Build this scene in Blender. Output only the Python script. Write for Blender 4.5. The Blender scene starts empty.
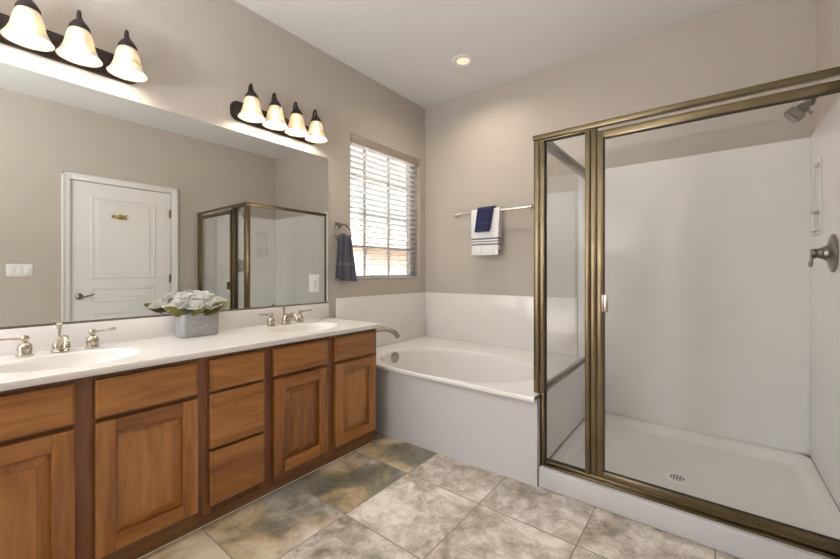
import bpy, bmesh, math, random
from mathutils import Vector, Matrix, noise
random.seed(7)
sc = bpy.context.scene
C = sc.collection
PI = math.pi

# ------------------------------------------------------------------ camera
cam = bpy.data.objects.new('camera', bpy.data.cameras.new('camera'))
C.objects.link(cam)
cam.location = (2.2665, 0.0, 1.1158)
cam.rotation_euler = (PI/2, 0, math.radians(37.884))
cam.data.sensor_width = 36.0
cam.data.lens = 375.07*36/840
cam.data.shift_y = -7.5/840
cam.data.clip_start = 0.02
sc.camera = cam

# ------------------------------------------------------------------ world, lights, exposure
sc.view_settings.view_transform = 'Standard'
sc.view_settings.look = 'None'
sc.view_settings.gamma = 1.0
sc.view_settings.exposure = 0.42
W0 = bpy.data.worlds.new('sky'); sc.world = W0
W0.use_nodes = True
nt = W0.node_tree
bg = nt.nodes['Background']
sky = nt.nodes.new('ShaderNodeTexSky')
sky.sky_type = 'NISHITA'; sky.sun_disc = False
sky.sun_elevation = math.radians(50); sky.sun_rotation = math.radians(60)
sky.air_density = 1.0; sky.dust_density = 6.0; sky.ozone_density = 0.5
hsv = nt.nodes.new('ShaderNodeHueSaturation'); hsv.inputs['Saturation'].default_value = 0.30
nt.links.new(sky.outputs[0], hsv.inputs['Color']); nt.links.new(hsv.outputs[0], bg.inputs[0])
bg.inputs[1].default_value = 1.05

def area(name, loc, rot, sx, sy, power, col=(1,1,1), spread=PI):
    l = bpy.data.lights.new(name, 'AREA'); l.shape = 'RECTANGLE'
    l.size = sx; l.size_y = sy; l.energy = power; l.color = col; l.spread = spread
    o = bpy.data.objects.new(name, l); C.objects.link(o)
    o.location = loc; o.rotation_euler = rot
    return o
sun = bpy.data.lights.new('sun', 'SUN'); sun.energy = 9.0; sun.angle = 0.01; sun.color = (1.0, 0.95, 0.88)
so = bpy.data.objects.new('sun', sun); C.objects.link(so)
so.rotation_euler = Vector((-0.62, 0.25, -0.74)).to_track_quat('-Z', 'Y').to_euler()
# unseen fill light added behind the camera, by the front wall opening
area('added_rear_fill', (0.40, -1.50, 1.25), (PI/2, 0, -0.35), 0.7, 2.0, 14, (0.96, 0.97, 1.0))
# added upward fill light, bounced off the ceiling behind the camera
area('added_ceiling_bounce', (1.0, -1.15, 1.35), (PI, 0, 0), 0.6, 0.6, 60, (0.93, 0.96, 1.0))
pt = area('window_daylight_portal', (-0.128, 2.459, 1.638), (0, -PI/2, 0), 1.16, 0.88, 1.0)
pt.data.cycles.is_portal = True
BULB = 40.0           # radiance of the bulbs in the vanity lights
DOWN = 4.0            # watts of each recessed ceiling light

# ------------------------------------------------------------------ mesh helpers
def bx(bm, x0, x1, y0, y1, z0, z1, bev=0.0, seg=2):
    b = bmesh.new()
    r = bmesh.ops.create_cube(b, size=1)
    for v in b.verts:
        v.co = Vector(((x0+x1)/2+v.co.x*(x1-x0), (y0+y1)/2+v.co.y*(y1-y0), (z0+z1)/2+v.co.z*(z1-z0)))
    if bev > 0:
        bmesh.ops.bevel(b, geom=b.edges[:], offset=bev, segments=seg, affect='EDGES', profile=0.5)
    merge(bm, b)
    return bm

def merge(bm, b, mat=None):
    if mat is not None:
        b.transform(mat)
    me = bpy.data.meshes.new('tmp'); b.to_mesh(me); b.free()
    bm.from_mesh(me); bpy.data.meshes.remove(me)

def box(*a, bev=0.0, seg=2):
    return bx(bmesh.new(), *a, bev=bev, seg=seg)

def lathe(bm, prof, c, axis='Z', n=32, closed=False, sx=1.0, sy=1.0):
    """prof: list of (r, h); spun round an axis through c"""
    b = bmesh.new(); rings = []
    for r, h in prof:
        if r < 1e-6:
            rings.append([b.verts.new((0, 0, h))])
        else:
            rings.append([b.verts.new((r*sx*math.cos(2*PI*i/n), r*sy*math.sin(2*PI*i/n), h)) for i in range(n)])
    pairs = list(zip(rings, rings[1:]))
    if closed: pairs.append((rings[-1], rings[0]))
    for a, d in pairs:
        for i in range(n):
            j = (i+1) % n
            if len(a) == 1 and len(d) == 1: continue
            if len(a) == 1: b.faces.new((a[0], d[i], d[j]))
            elif len(d) == 1: b.faces.new((a[i], a[j], d[0]))
            else: b.faces.new((a[i], a[j], d[j], d[i]))
    M = {'Z': Matrix.Identity(4), 'X': Matrix.Rotation(PI/2, 4, 'Y'), '-X': Matrix.Rotation(-PI/2, 4, 'Y'),
         'Y': Matrix.Rotation(-PI/2, 4, 'X'), '-Y': Matrix.Rotation(PI/2, 4, 'X'), '-Z': Matrix.Rotation(PI, 4, 'X')}
    m = axis if isinstance(axis, Matrix) else M[axis]
    bmesh.ops.recalc_face_normals(b, faces=b.faces[:])
    merge(bm, b, Matrix.Translation(c) @ m)
    return bm

def spline(pts, n=8):
    P = [Vector(p) for p in pts]; out = []
    for i in range(len(P)-1):
        p0 = P[i-1] if i else P[i]*2-P[i+1]; p1 = P[i]; p2 = P[i+1]
        p3 = P[i+2] if i+2 < len(P) else P[i+1]*2-P[i]
        for k in range(n):
            t = k/n
            out.append(0.5*((2*p1)+(p2-p0)*t+(2*p0-5*p1+4*p2-p3)*t*t+(3*p1-p0-3*p2+p3)*t**3))
    out.append(P[-1]); return out

def tube(bm, pts, r, n=12, closed=False):
    """r: number or list of radii per point"""
    pts = [Vector(p) for p in pts]; N = len(pts)
    rr = r if isinstance(r, (list, tuple)) else [r]*N
    b = bmesh.new(); rings = []; up = None
    for i, p in enumerate(pts):
        if closed: t = pts[(i+1) % N]-pts[i-1]
        else: t = pts[min(i+1, N-1)]-pts[max(i-1, 0)]
        t.normalize()
        if up is None:
            up = Vector((0, 0, 1)) if abs(t.z) < 0.9 else Vector((1, 0, 0))
        u = (up-t*up.dot(t)).normalized(); w = t.cross(u); up = u
        rings.append([b.verts.new(p+(u*math.cos(2*PI*k/n)+w*math.sin(2*PI*k/n))*rr[i]) for k in range(n)])
    for i in range(N if closed else N-1):
        a, d = rings[i], rings[(i+1) % N]
        for k in range(n):
            b.faces.new((a[k], a[(k+1) % n], d[(k+1) % n], d[k]))
    if not closed:
        b.faces.new(rings[0]); b.faces.new(rings[-1][::-1])
    bmesh.ops.recalc_face_normals(b, faces=b.faces[:])
    merge(bm, b); return bm

def prism(bm, outline, z0, z1, M=None, bev=0.0, seg=2):
    """extrude a 2D outline (xy) from z0 to z1, optional matrix"""
    b = bmesh.new()
    lo = [b.verts.new((x, y, z0)) for x, y in outline]; hi = [b.verts.new((x, y, z1)) for x, y in outline]
    n = len(lo)
    b.faces.new(lo[::-1]); top = b.faces.new(hi)
    for i in range(n): b.faces.new((lo[i], lo[(i+1) % n], hi[(i+1) % n], hi[i]))
    bmesh.ops.recalc_face_normals(b, faces=b.faces[:])
    if bev: bmesh.ops.bevel(b, geom=list(top.edges), offset=bev, segments=seg, affect='EDGES', profile=0.5)
    merge(bm, b, M); return bm

AX_X = Matrix(((0, 0, 1, 0), (1, 0, 0, 0), (0, 1, 0, 0), (0, 0, 0, 1)))     # local x,y,z -> world y,z,x

def rounded(w, h, r, n=8):
    o = []
    for cx, cy, a0 in ((w/2-r, h/2-r, 0), (-w/2+r, h/2-r, 90), (-w/2+r, -h/2+r, 180), (w/2-r, -h/2+r, 270)):
        for k in range(n+1):
            a = math.radians(a0+90*k/n); o.append((cx+r*math.cos(a), cy+r*math.sin(a)))
    return o

BASE = {}
def mesh_obj(name, bm, mat, parent=None, base=None, smooth=35):
    if base is None:
        base = BASE[parent.name] if parent is not None else Vector((0, 0, 0))
    base = Vector(base)
    bmesh.ops.translate(bm, verts=bm.verts[:], vec=-base)
    me = bpy.data.meshes.new(name); bm.to_mesh(me); bm.free()
    me.materials.append(mat)
    if smooth:
        me.polygons.foreach_set('use_smooth', [True]*len(me.polygons))
        me.set_sharp_from_angle(angle=math.radians(smooth))
    o = bpy.data.objects.new(name, me); C.objects.link(o)
    if parent is not None: o.parent = parent
    else: o.location = base
    BASE[o.name] = base
    return o

def tag(o, label, cat, group=None, kind=None):
    o['label'] = label; o['category'] = cat
    if group: o['group'] = group
    if kind: o['kind'] = kind
    return o

def thing(name, label, cat, base, group=None):
    o = bpy.data.objects.new(name, None); C.objects.link(o)
    o.empty_display_size = 0.05; o.location = base; BASE[o.name] = Vector(base)
    return tag(o, label, cat, group)

def struct(name, bm, mat, parent=None, smooth=35):
    o = mesh_obj(name, bm, mat, parent, smooth=smooth)
    if parent is None: o['kind'] = 'structure'
    return o

# ------------------------------------------------------------------ materials
def new_mat(name):
    m = bpy.data.materials.new(name); m.use_nodes = True
    t = m.node_tree; return m, t, t.nodes['Principled BSDF']

def nd(t, kind, **kw):
    n = t.nodes.new(kind)
    for k, v in kw.items(): setattr(n, k, v)
    return n

def coords(t, scale=(1, 1, 1), kind='Object', rot=(0, 0, 0)):
    c = nd(t, 'ShaderNodeTexCoord'); mp = nd(t, 'ShaderNodeMapping')
    mp.inputs['Scale'].default_value = scale; mp.inputs['Rotation'].default_value = rot
    t.links.new(c.outputs[kind], mp.inputs[0]); return mp.outputs[0]

def ramp(t, fac, stops):
    r = nd(t, 'ShaderNodeValToRGB'); e = r.color_ramp.elements
    while len(e) < len(stops): e.new(0.5)
    for el, (p, c) in zip(e, stops): el.position = p; el.color = (*c, 1)
    t.links.new(fac, r.inputs[0]); return r.outputs[0]

def noise_tex(t, vec, scale, detail=4, rough=0.5, dist=0.0):
    n = nd(t, 'ShaderNodeTexNoise'); n.inputs['Scale'].default_value = scale
    n.inputs['Detail'].default_value = detail; n.inputs['Roughness'].default_value = rough
    n.inputs['Distortion'].default_value = dist
    if vec is not None: t.links.new(vec, n.inputs['Vector'])
    return n.outputs['Fac']

def bump(t, b, h, strength, dist=0.002):
    n = nd(t, 'ShaderNodeBump'); n.inputs['Strength'].default_value = strength; n.inputs['Distance'].default_value = dist
    t.links.new(h, n.inputs['Height']); t.links.new(n.outputs[0], b.inputs['Normal'])

def plain(name, col, rough=0.5, metal=0.0, var=0.06, vscale=6, bmp=0.0, bscale=120, coat=0.0, spec=0.5):
    m, t, b = new_mat(name)
    v = coords(t)
    f = noise_tex(t, v, vscale, 3)
    t.links.new(ramp(t, f, [(0.3, tuple(c*(1-var) for c in col)), (0.7, tuple(min(1, c*(1+var)) for c in col))]), b.inputs['Base Color'])
    b.inputs['Roughness'].default_value = rough; b.inputs['Metallic'].default_value = metal
    b.inputs['Coat Weight'].default_value = coat; b.inputs['Specular IOR Level'].default_value = spec
    if bmp: bump(t, b, noise_tex(t, v, bscale, 3), bmp)
    return m

def wood(name, axis, dark, mid, light, rough=0.32):
    """grain runs along the given world axis"""
    m, t, b = new_mat(name)
    sc_ = {'X': (0.7, 6, 6), 'Y': (6, 0.7, 6), 'Z': (6, 6, 0.7)}[axis]
    c = nd(t, 'ShaderNodeTexCoord'); oi = nd(t, 'ShaderNodeObjectInfo')
    add = nd(t, 'ShaderNodeVectorMath', operation='MULTIPLY_ADD')
    t.links.new(oi.outputs['Random'], add.inputs[0]); add.inputs[1].default_value = (7.3, 3.1, 5.7)
    t.links.new(c.outputs['Object'], add.inputs[2])
    mp = nd(t, 'ShaderNodeMapping'); mp.inputs['Scale'].default_value = sc_
    t.links.new(add.outputs[0], mp.inputs[0])
    big = noise_tex(t, mp.outputs[0], 0.9, 3, 0.5, 0.6)
    w = nd(t, 'ShaderNodeMath', operation='MULTIPLY'); t.links.new(big, w.inputs[0]); w.inputs[1].default_value = 16.0
    s = nd(t, 'ShaderNodeMath', operation='SINE'); t.links.new(w.outputs[0], s.inputs[0])
    fine = noise_tex(t, mp.outputs[0], 6.5, 9, 0.66, 0.4)
    mix = nd(t, 'ShaderNodeMath', operation='MULTIPLY_ADD'); t.links.new(s.outputs[0], mix.inputs[0]); mix.inputs[1].default_value = 0.14
    t.links.new(fine, mix.inputs[2])
    m2 = nd(t, 'ShaderNodeMath', operation='MULTIPLY_ADD'); t.links.new(oi.outputs['Random'], m2.inputs[0]); m2.inputs[1].default_value = 0.24
    t.links.new(mix.outputs[0], m2.inputs[2])
    col = ramp(t, m2.outputs[0], [(0.24, dark), (0.58, mid), (0.95, light)])
    t.links.new(col, b.inputs['Base Color'])
    b.inputs['Roughness'].default_value = rough
    b.inputs['Coat Weight'].default_value = 0.25; b.inputs['Coat Roughness'].default_value = 0.25
    bump(t, b, fine, 0.06)
    return m

M = {}
M['wall'] = plain('painted_wall', (0.525, 0.475, 0.422), 0.85, var=0.015, vscale=2, bmp=0.22, bscale=90, spec=0.2)
M['ceiling'] = plain('painted_ceiling', (0.76, 0.755, 0.745), 0.9, var=0.01, vscale=2, bmp=0.25, bscale=70, spec=0.1)
M['apron'] = plain('painted_apron', (0.565, 0.55, 0.55), 0.55, var=0.02)
M['marble'] = plain('cultured_marble', (0.80, 0.765, 0.73), 0.14, var=0.02, vscale=5)
M['acrylic'] = plain('white_acrylic', (0.84, 0.815, 0.785), 0.12, var=0.01)
M['surround'] = plain('shower_surround', (0.80, 0.79, 0.775), 0.22, var=0.015)
M['white'] = plain('white_paint', (0.80, 0.79, 0.765), 0.4, var=0.01)
M['plastic'] = plain('white_plastic', (0.82, 0.81, 0.80), 0.3, var=0.01)
M['slot'] = plain('dark_slot', (0.05, 0.045, 0.04), 0.6)
M['nickel'] = plain('brushed_nickel', (0.46, 0.41, 0.34), 0.26, 1.0, var=0.05, vscale=30)
M['brass'] = plain('antique_brass', (0.185, 0.145, 0.085), 0.28, 1.0, var=0.12, vscale=8)
M['pewter'] = plain('aged_pewter', (0.26, 0.24, 0.20), 0.32, 1.0, var=0.15, vscale=25)
M['bronze'] = plain('dark_bronze', (0.040, 0.028, 0.026), 0.38, 0.6, var=0.2, vscale=20)
M['hingebrass'] = plain('hinge_brass', (0.32, 0.25, 0.13), 0.3, 1.0)
M['brassdeco'] = plain('brass_ornament', (0.48, 0.34, 0.10), 0.3, 1.0)
M['gasket'] = plain('black_gasket', (0.02, 0.02, 0.018), 0.5)
D1, D2, D3 = (0.13, 0.037, 0.010), (0.285, 0.104, 0.022), (0.44, 0.195, 0.050)
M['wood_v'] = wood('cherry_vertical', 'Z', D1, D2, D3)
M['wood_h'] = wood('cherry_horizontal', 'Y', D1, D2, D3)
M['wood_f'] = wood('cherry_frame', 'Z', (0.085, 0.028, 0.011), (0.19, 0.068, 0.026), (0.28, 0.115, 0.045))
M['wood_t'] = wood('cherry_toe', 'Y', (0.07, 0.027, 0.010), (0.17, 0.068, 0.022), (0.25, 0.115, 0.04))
M['valance'] = plain('taupe_valance', (0.36, 0.31, 0.26), 0.5, var=0.01)
M['vinyl'] = plain('window_vinyl', (0.52, 0.51, 0.50), 0.4, var=0.01)
M['cord'] = plain('blind_cord', (0.55, 0.54, 0.52), 0.8)

def mirror_mat():
    m, t, b = new_mat('mirror_silver')
    b.inputs['Base Color'].default_value = (0.78, 0.80, 0.775, 1); b.inputs['Metallic'].default_value = 1
    b.inputs['Roughness'].default_value = 0.0
    return m
M['mirror'] = mirror_mat()

def glass_mat(name, tint, k):
    m, t, b = new_mat(name); t.nodes.remove(b)
    tr = nd(t, 'ShaderNodeBsdfTransparent'); tr.inputs[0].default_value = (*tint, 1)
    gl = nd(t, 'ShaderNodeBsdfGlossy'); gl.inputs['Roughness'].default_value = 0.0
    fr = nd(t, 'ShaderNodeFresnel'); fr.inputs[0].default_value = 1.45
    mu = nd(t, 'ShaderNodeMath', operation='MULTIPLY'); mu.inputs[1].default_value = k
    t.links.new(fr.outputs[0], mu.inputs[0])
    mx = nd(t, 'ShaderNodeMixShader')
    t.links.new(mu.outputs[0], mx.inputs[0]); t.links.new(tr.outputs[0], mx.inputs[1]); t.links.new(gl.outputs[0], mx.inputs[2])
    t.links.new(mx.outputs[0], t.nodes['Material Output'].inputs[0])
    return m
M['glass'] = glass_mat('shower_glass', (0.985, 0.985, 0.98), 0.42)
M['pane'] = glass_mat('window_glass', (0.97, 0.98, 0.97), 0.8)

def emit_mat(name, col, s):
    m, t, b = new_mat(name)
    b.inputs['Base Color'].default_value = (0.9, 0.88, 0.82, 1)
    b.inputs['Emission Color'].default_value = (*col, 1); b.inputs['Emission Strength'].default_value = s
    return m
M['bulb'] = emit_mat('lit_bulb', (1.0, 0.95, 0.87), BULB)
M['lens'] = emit_mat('downlight_lens', (1.0, 0.66, 0.36), 0.55)

def shade_mat():
    m, t, b = new_mat('alabaster_glass')
    v = coords(t)
    f = noise_tex(t, v, 14, 5, 0.6, 1.2)
    c = ramp(t, f, [(0.30, (0.30, 0.19, 0.09)), (0.40, (0.66, 0.55, 0.38)), (0.60, (0.76, 0.69, 0.56))])
    t.links.new(c, b.inputs['Base Color']); b.inputs['Roughness'].default_value = 0.25
    tl = nd(t, 'ShaderNodeBsdfTranslucent'); t.links.new(c, tl.inputs[0])
    mx = nd(t, 'ShaderNodeMixShader'); mx.inputs[0].default_value = 0.03
    tr = nd(t, 'ShaderNodeBsdfTransparent'); tr.inputs[0].default_value = (1.0, 0.95, 0.86, 1)
    m2 = nd(t, 'ShaderNodeMixShader'); m2.inputs[0].default_value = 0.13
    t.links.new(b.outputs[0], mx.inputs[1]); t.links.new(tl.outputs[0], mx.inputs[2])
    t.links.new(mx.outputs[0], m2.inputs[1]); t.links.new(tr.outputs[0], m2.inputs[2])
    t.links.new(m2.outputs[0], t.nodes['Material Output'].inputs[0])
    return m
M['shade'] = shade_mat()

def slat_mat():
    m, t, b = new_mat('blind_slat')
    b.inputs['Base Color'].default_value = (0.86, 0.85, 0.83, 1); b.inputs['Roughness'].default_value = 0.4
    tl = nd(t, 'ShaderNodeBsdfTranslucent'); tl.inputs[0].default_value = (0.8, 0.79, 0.77, 1)
    mx = nd(t, 'ShaderNodeMixShader'); mx.inputs[0].default_value = 0.25
    t.links.new(b.outputs[0], mx.inputs[1]); t.links.new(tl.outputs[0], mx.inputs[2])
    t.links.new(mx.outputs[0], t.nodes['Material Output'].inputs[0])
    return m
M['slat'] = slat_mat()

TX, TY, TS = 0.935, 1.152, 0.4475
def floor_mat():
    m, t, b = new_mat('stone_tile')
    c = nd(t, 'ShaderNodeTexCoord')
    sep = nd(t, 'ShaderNodeSeparateXYZ'); t.links.new(c.outputs['Object'], sep.inputs[0])
    def math_(op, a, bb=None, cc=None):
        n = nd(t, 'ShaderNodeMath', operation=op)
        for i, x in enumerate((a, bb, cc)):
            if x is None: continue
            if isinstance(x, (int, float)): n.inputs[i].default_value = x
            else: t.links.new(x, n.inputs[i])
        return n.outputs[0]
    u = math_('DIVIDE', math_('SUBTRACT', sep.outputs[0], TX), TS)
    w = math_('DIVIDE', math_('SUBTRACT', sep.outputs[1], TY), TS)
    iu, iw = math_('FLOOR', u), math_('FLOOR', w)
    fu, fw = math_('FRACT', u), math_('FRACT', w)
    du = math_('MINIMUM', fu, math_('SUBTRACT', 1.0, fu)); dw = math_('MINIMUM', fw, math_('SUBTRACT', 1.0, fw))
    edge = math_('MINIMUM', du, dw)
    grout = math_('LESS_THAN', edge, 0.0065)
    cell = nd(t, 'ShaderNodeCombineXYZ'); t.links.new(iu, cell.inputs[0]); t.links.new(iw, cell.inputs[1])
    wn = nd(t, 'ShaderNodeTexWhiteNoise', noise_dimensions='3D'); t.links.new(cell.outputs[0], wn.inputs['Vector'])
    sh = nd(t, 'ShaderNodeVectorMath', operation='MULTIPLY_ADD')
    t.links.new(wn.outputs['Color'], sh.inputs[0]); sh.inputs[1].default_value = (13, 17, 11); t.links.new(c.outputs['Object'], sh.inputs[2])
    n1 = noise_tex(t, sh.outputs[0], 4.0, 10, 0.66, 0.35)
    n2 = noise_tex(t, sh.outputs[0], 3.2, 10, 0.64, 0.5)
    n4 = noise_tex(t, sh.outputs[0], 16.0, 10, 0.75, 0.6)
    n3 = noise_tex(t, sh.outputs[0], 1.9, 4, 0.55, 0.5)
    k = math_('ADD', math_('MULTIPLY', n1, 0.58), math_('MULTIPLY', n4, 0.42))
    col = ramp(t, k, [(0.38, (0.22, 0.185, 0.145)), (0.45, (0.42, 0.365, 0.31)), (0.51, (0.60, 0.535, 0.475)), (0.58, (0.80, 0.75, 0.70))])
    # rusty ochre and slate green veins, stronger along the cabinet, whose shade is painted in too
    vein_shade = ramp(t, n2, [(0.40, (0.085, 0.09, 0.055)), (0.48, (0.20, 0.17, 0.09)), (0.53, (0.42, 0.29, 0.12)), (0.62, (0.58, 0.48, 0.33))])
    shaded_row = math_('LESS_THAN', iu, -0.5)
    amt = math_('MULTIPLY', ramp(t, n3, [(0.27, (0, 0, 0)), (0.42, (1, 1, 1))]), math_('MULTIPLY_ADD', shaded_row, 0.72, 0.08))
    mx = nd(t, 'ShaderNodeMix', data_type='RGBA'); t.links.new(amt, mx.inputs[0]); t.links.new(col, mx.inputs[6]); t.links.new(vein_shade, mx.inputs[7])
    br = nd(t, 'ShaderNodeHueSaturation'); t.links.new(mx.outputs[2], br.inputs['Color'])
    t.links.new(math_('MULTIPLY_ADD', wn.outputs['Value'], 0.20, 0.97), br.inputs['Value'])
    g = nd(t, 'ShaderNodeMix', data_type='RGBA'); t.links.new(grout, g.inputs[0]); t.links.new(br.outputs[0], g.inputs[6])
    g.inputs[7].default_value = (0.27, 0.235, 0.20, 1)
    t.links.new(g.outputs[2], b.inputs['Base Color'])
    b.inputs['Roughness'].default_value = 0.38
    h = math_('MULTIPLY_ADD', grout, -0.6, n4)
    bump(t, b, h, 0.15, 0.003)
    return m
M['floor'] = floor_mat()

def towel_mat(name, col, stripes=None, scol=(0.05, 0.05, 0.12)):
    m, t, b = new_mat(name)
    c = nd(t, 'ShaderNodeTexCoord')
    f = noise_tex(t, c.outputs['Object'], 160, 2)
    base = ramp(t, f, [(0.3, tuple(x*0.75 for x in col)), (0.7, tuple(min(1, x*1.15) for x in col))])
    if stripes:
        sep = nd(t, 'ShaderNodeSeparateXYZ'); t.links.new(c.outputs['Object'], sep.inputs[0])
        acc = None
        for zc, hw in stripes:
            d = nd(t, 'ShaderNodeMath', operation='COMPARE'); t.links.new(sep.outputs[2], d.inputs[0])
            d.inputs[1].default_value = zc; d.inputs[2].default_value = hw
            if acc is None: acc = d.outputs[0]
            else:
                a = nd(t, 'ShaderNodeMath', operation='MAXIMUM'); t.links.new(acc, a.inputs[0]); t.links.new(d.outputs[0], a.inputs[1]); acc = a.outputs[0]
        mx = nd(t, 'ShaderNodeMix', data_type='RGBA'); t.links.new(acc, mx.inputs[0]); t.links.new(base, mx.inputs[6])
        mx.inputs[7].default_value = (*scol, 1); base = mx.outputs[2]
    t.links.new(base, b.inputs['Base Color']); b.inputs['Roughness'].default_value = 0.95
    b.inputs['Sheen Weight'].default_value = 0.25; b.inputs['Specular IOR Level'].default_value = 0.1
    bump(t, b, noise_tex(t, c.outputs['Object'], 260, 3), 0.7, 0.003)
    return m

def planter_mat():
    m, t, b = new_mat('galvanised_tin')
    v = coords(t)
    f = noise_tex(t, v, 70, 6, 0.7)
    t.links.new(ramp(t, f, [(0.3, (0.27, 0.27, 0.275)), (0.7, (0.50, 0.50, 0.505))]), b.inputs['Base Color'])
    b.inputs['Roughness'].default_value = 0.55; b.inputs['Metallic'].default_value = 0.3
    return m
M['tin'] = planter_mat()
def petal_mat():
    m, t, b = new_mat('petal_white')
    f = noise_tex(t, coords(t), 25, 3)
    c = ramp(t, f, [(0.3, (0.94, 0.925, 0.87)), (0.7, (0.97, 0.965, 0.94))])
    t.links.new(c, b.inputs['Base Color']); b.inputs['Roughness'].default_value = 0.6
    tl = nd(t, 'ShaderNodeBsdfTranslucent'); t.links.new(c, tl.inputs[0])
    mx = nd(t, 'ShaderNodeMixShader'); mx.inputs[0].default_value = 0.18
    t.links.new(b.outputs[0], mx.inputs[1]); t.links.new(tl.outputs[0], mx.inputs[2])
    t.links.new(mx.outputs[0], t.nodes['Material Output'].inputs[0])
    return m
M['petal'] = petal_mat()
M['leaf'] = plain('leaf_green', (0.27, 0.25, 0.07), 0.45, var=0.25, vscale=18)
M['stem'] = plain('stem_brown', (0.12, 0.11, 0.05), 0.7)
M['foam'] = plain('moss_filler', (0.10, 0.09, 0.05), 0.9)

# ------------------------------------------------------------------ room shell
W, D, H = 2.722, 2.993, 2.747
YF = -1.6
WY0, WY1, WZ0, WZ1 = 2.013, 2.905, 1.055, 2.222      # window opening
T = 0.14
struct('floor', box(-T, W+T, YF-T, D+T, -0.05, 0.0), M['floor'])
struct('ceiling', box(-T, W+T, YF-T, D+T, H, H+0.1), M['ceiling'])
b = bmesh.new()
bx(b, -T, 0, YF-T, WY0, 0, H); bx(b, -T, 0, WY1, D+T, 0, H)
bx(b, -T, 0, WY0, WY1, 0, WZ0); bx(b, -T, 0, WY0, WY1, WZ1, H)
struct('wall_left', b, M['wall'])
struct('wall_back', box(0, W, D, D+T, 0, H), M['wall'])
DY0, DY1, DZ = 0.7945, 1.6715, 2.03                    # door opening
b = bmesh.new()
bx(b, W, W+T, YF-T, DY0, 0, H); bx(b, W, W+T, DY1, D+T, 0, H); bx(b, W, W+T, DY0, DY1, DZ, H)
struct('wall_right', b, M['wall'])
b = bmesh.new()
bx(b, 0, 0.03, YF-T, YF, 0, H); bx(b, 0.83, W, YF-T, YF, 0, H); bx(b, 0.03, 0.83, YF-T, YF, 2.3, H)  # opening in this unseen wall is added to let fill light in
struct('wall_front', b, M['wall'])

# window
win = mesh_obj('window_1', box(-0.125, -0.075, WY0, WY0+0.03, WZ0, WZ1), M['vinyl'], base=(-0.1, 2.46, WZ0)); win['kind'] = 'structure'
b = bmesh.new()
bx(b, -0.125, -0.075, WY1-0.05, WY1, WZ0, WZ1); bx(b, -0.125, -0.075, WY0+0.03, WY1-0.05, WZ0, WZ0+0.03)
bx(b, -0.125, -0.075, WY0+0.03, WY1-0.05, WZ1-0.03, WZ1)
mesh_obj('window_frame', b, M['vinyl'], win)
mesh_obj('sash_rail', box(-0.118, -0.082, WY0+0.03, WY1-0.05, 1.315, 1.342), M['vinyl'], win)
b = bmesh.new()
for z in (1.615, 1.93): bx(b, -0.108, -0.092, WY0+0.03, WY1-0.05, z-0.007, z+0.007)
for y in (2.26, 2.565): bx(b, -0.108, -0.092, y-0.008, y+0.008, WZ0+0.03, WZ1-0.03)
mesh_obj('glazing_bars', b, M['vinyl'], win)
mesh_obj('pane', box(-0.102, -0.098, WY0+0.03, WY1-0.05, WZ0+0.03, WZ1-0.03), M['pane'], win)

# door in the right wall
door = mesh_obj('door_1', box(W+0.012, W+0.047, DY0+0.003, DY1-0.003, 0.01, DZ-0.004), M['white'], base=(W, 1.23, 0)); door['kind'] = 'structure'
b = bmesh.new()
cw = 0.062
def casing(y0, y1, z0, z1): bx(b, W-0.016, W-0.0005, y0, y1, z0, z1, bev=0.004)
casing(DY0-cw, DY0, 0, DZ+cw); casing(DY1, DY1+cw, 0, DZ+cw); casing(DY0, DY1, DZ, DZ+cw)
def casing2(y0, y1, z0, z1): bx(b, W-0.024, W-0.016, y0, y1, z0, z1, bev=0.003)
casing2(DY0-cw, DY0-cw+0.022, 0, DZ+cw); casing2(DY1+cw-0.022, DY1+cw, 0, DZ+cw); casing2(DY0-cw, DY1+cw, DZ+cw-0.022, DZ+cw)
mesh_obj('door_frame', b, M['white'], door)
def moulded_panel(y0, y1, z0, z1):
    """moulding ring and raised field on the face of the door (faces -x)"""
    q = bmesh.new()
    prof = [(0, 0.0), (0.006, -0.006), (0.018, -0.006), (0.024, 0.0), (0.05, 0.0), (0.062, -0.004)]
    rings = []
    for ins, dx in prof:
        rings.append([q.verts.new((W+0.0117+dx, y, z)) for y, z in ((y0+ins, z0+ins), (y1-ins, z0+ins), (y1-ins, z1-ins), (y0+ins, z1-ins))])
    for a, d in zip(rings, rings[1:]):
        for i in range(4): q.faces.new((a[i], a[(i+1) % 4], d[(i+1) % 4], d[i]))
    q.faces.new(rings[-1])
    bmesh.ops.recalc_face_normals(q, faces=q.faces[:])
    return q
for z0, z1 in ((1.048, 1.885), (0.80, 0.952), (0.55, 0.70), (0.16, 0.45)):
    mesh_obj('door_panel', moulded_panel(0.952, 1.52, z0, z1), M['white'], door, smooth=0)
b = bmesh.new()
lathe(b, [(0, -0.004), (0.033, -0.004), (0.033, 0.004), (0.024, 0.012), (0.012, 0.018), (0.012, 0.05), (0, 0.05)], (W+0.011, 0.865, 0.872), '-X', 24)
tube(b, spline([(W-0.036, 0.865, 0.872), (W-0.042, 0.895, 0.868), (W-0.042, 0.935, 0.878), (W-0.042, 0.972, 0.894)]), 0.0085)
hd = mesh_obj('door_handle', b, M['pewter'], door)
for z in (1.79, 1.04, 0.25):
    b = bmesh.new(); tube(b, [(W-0.004, DY1+0.001, z-0.05), (W-0.004, DY1+0.001, z+0.05)], 0.007)
    bx(b, W-0.003, W+0.013, DY1-0.02, DY1-0.002, z-0.045, z+0.045)
    mesh_obj('hinge', b, M['hingebrass'], door)
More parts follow.
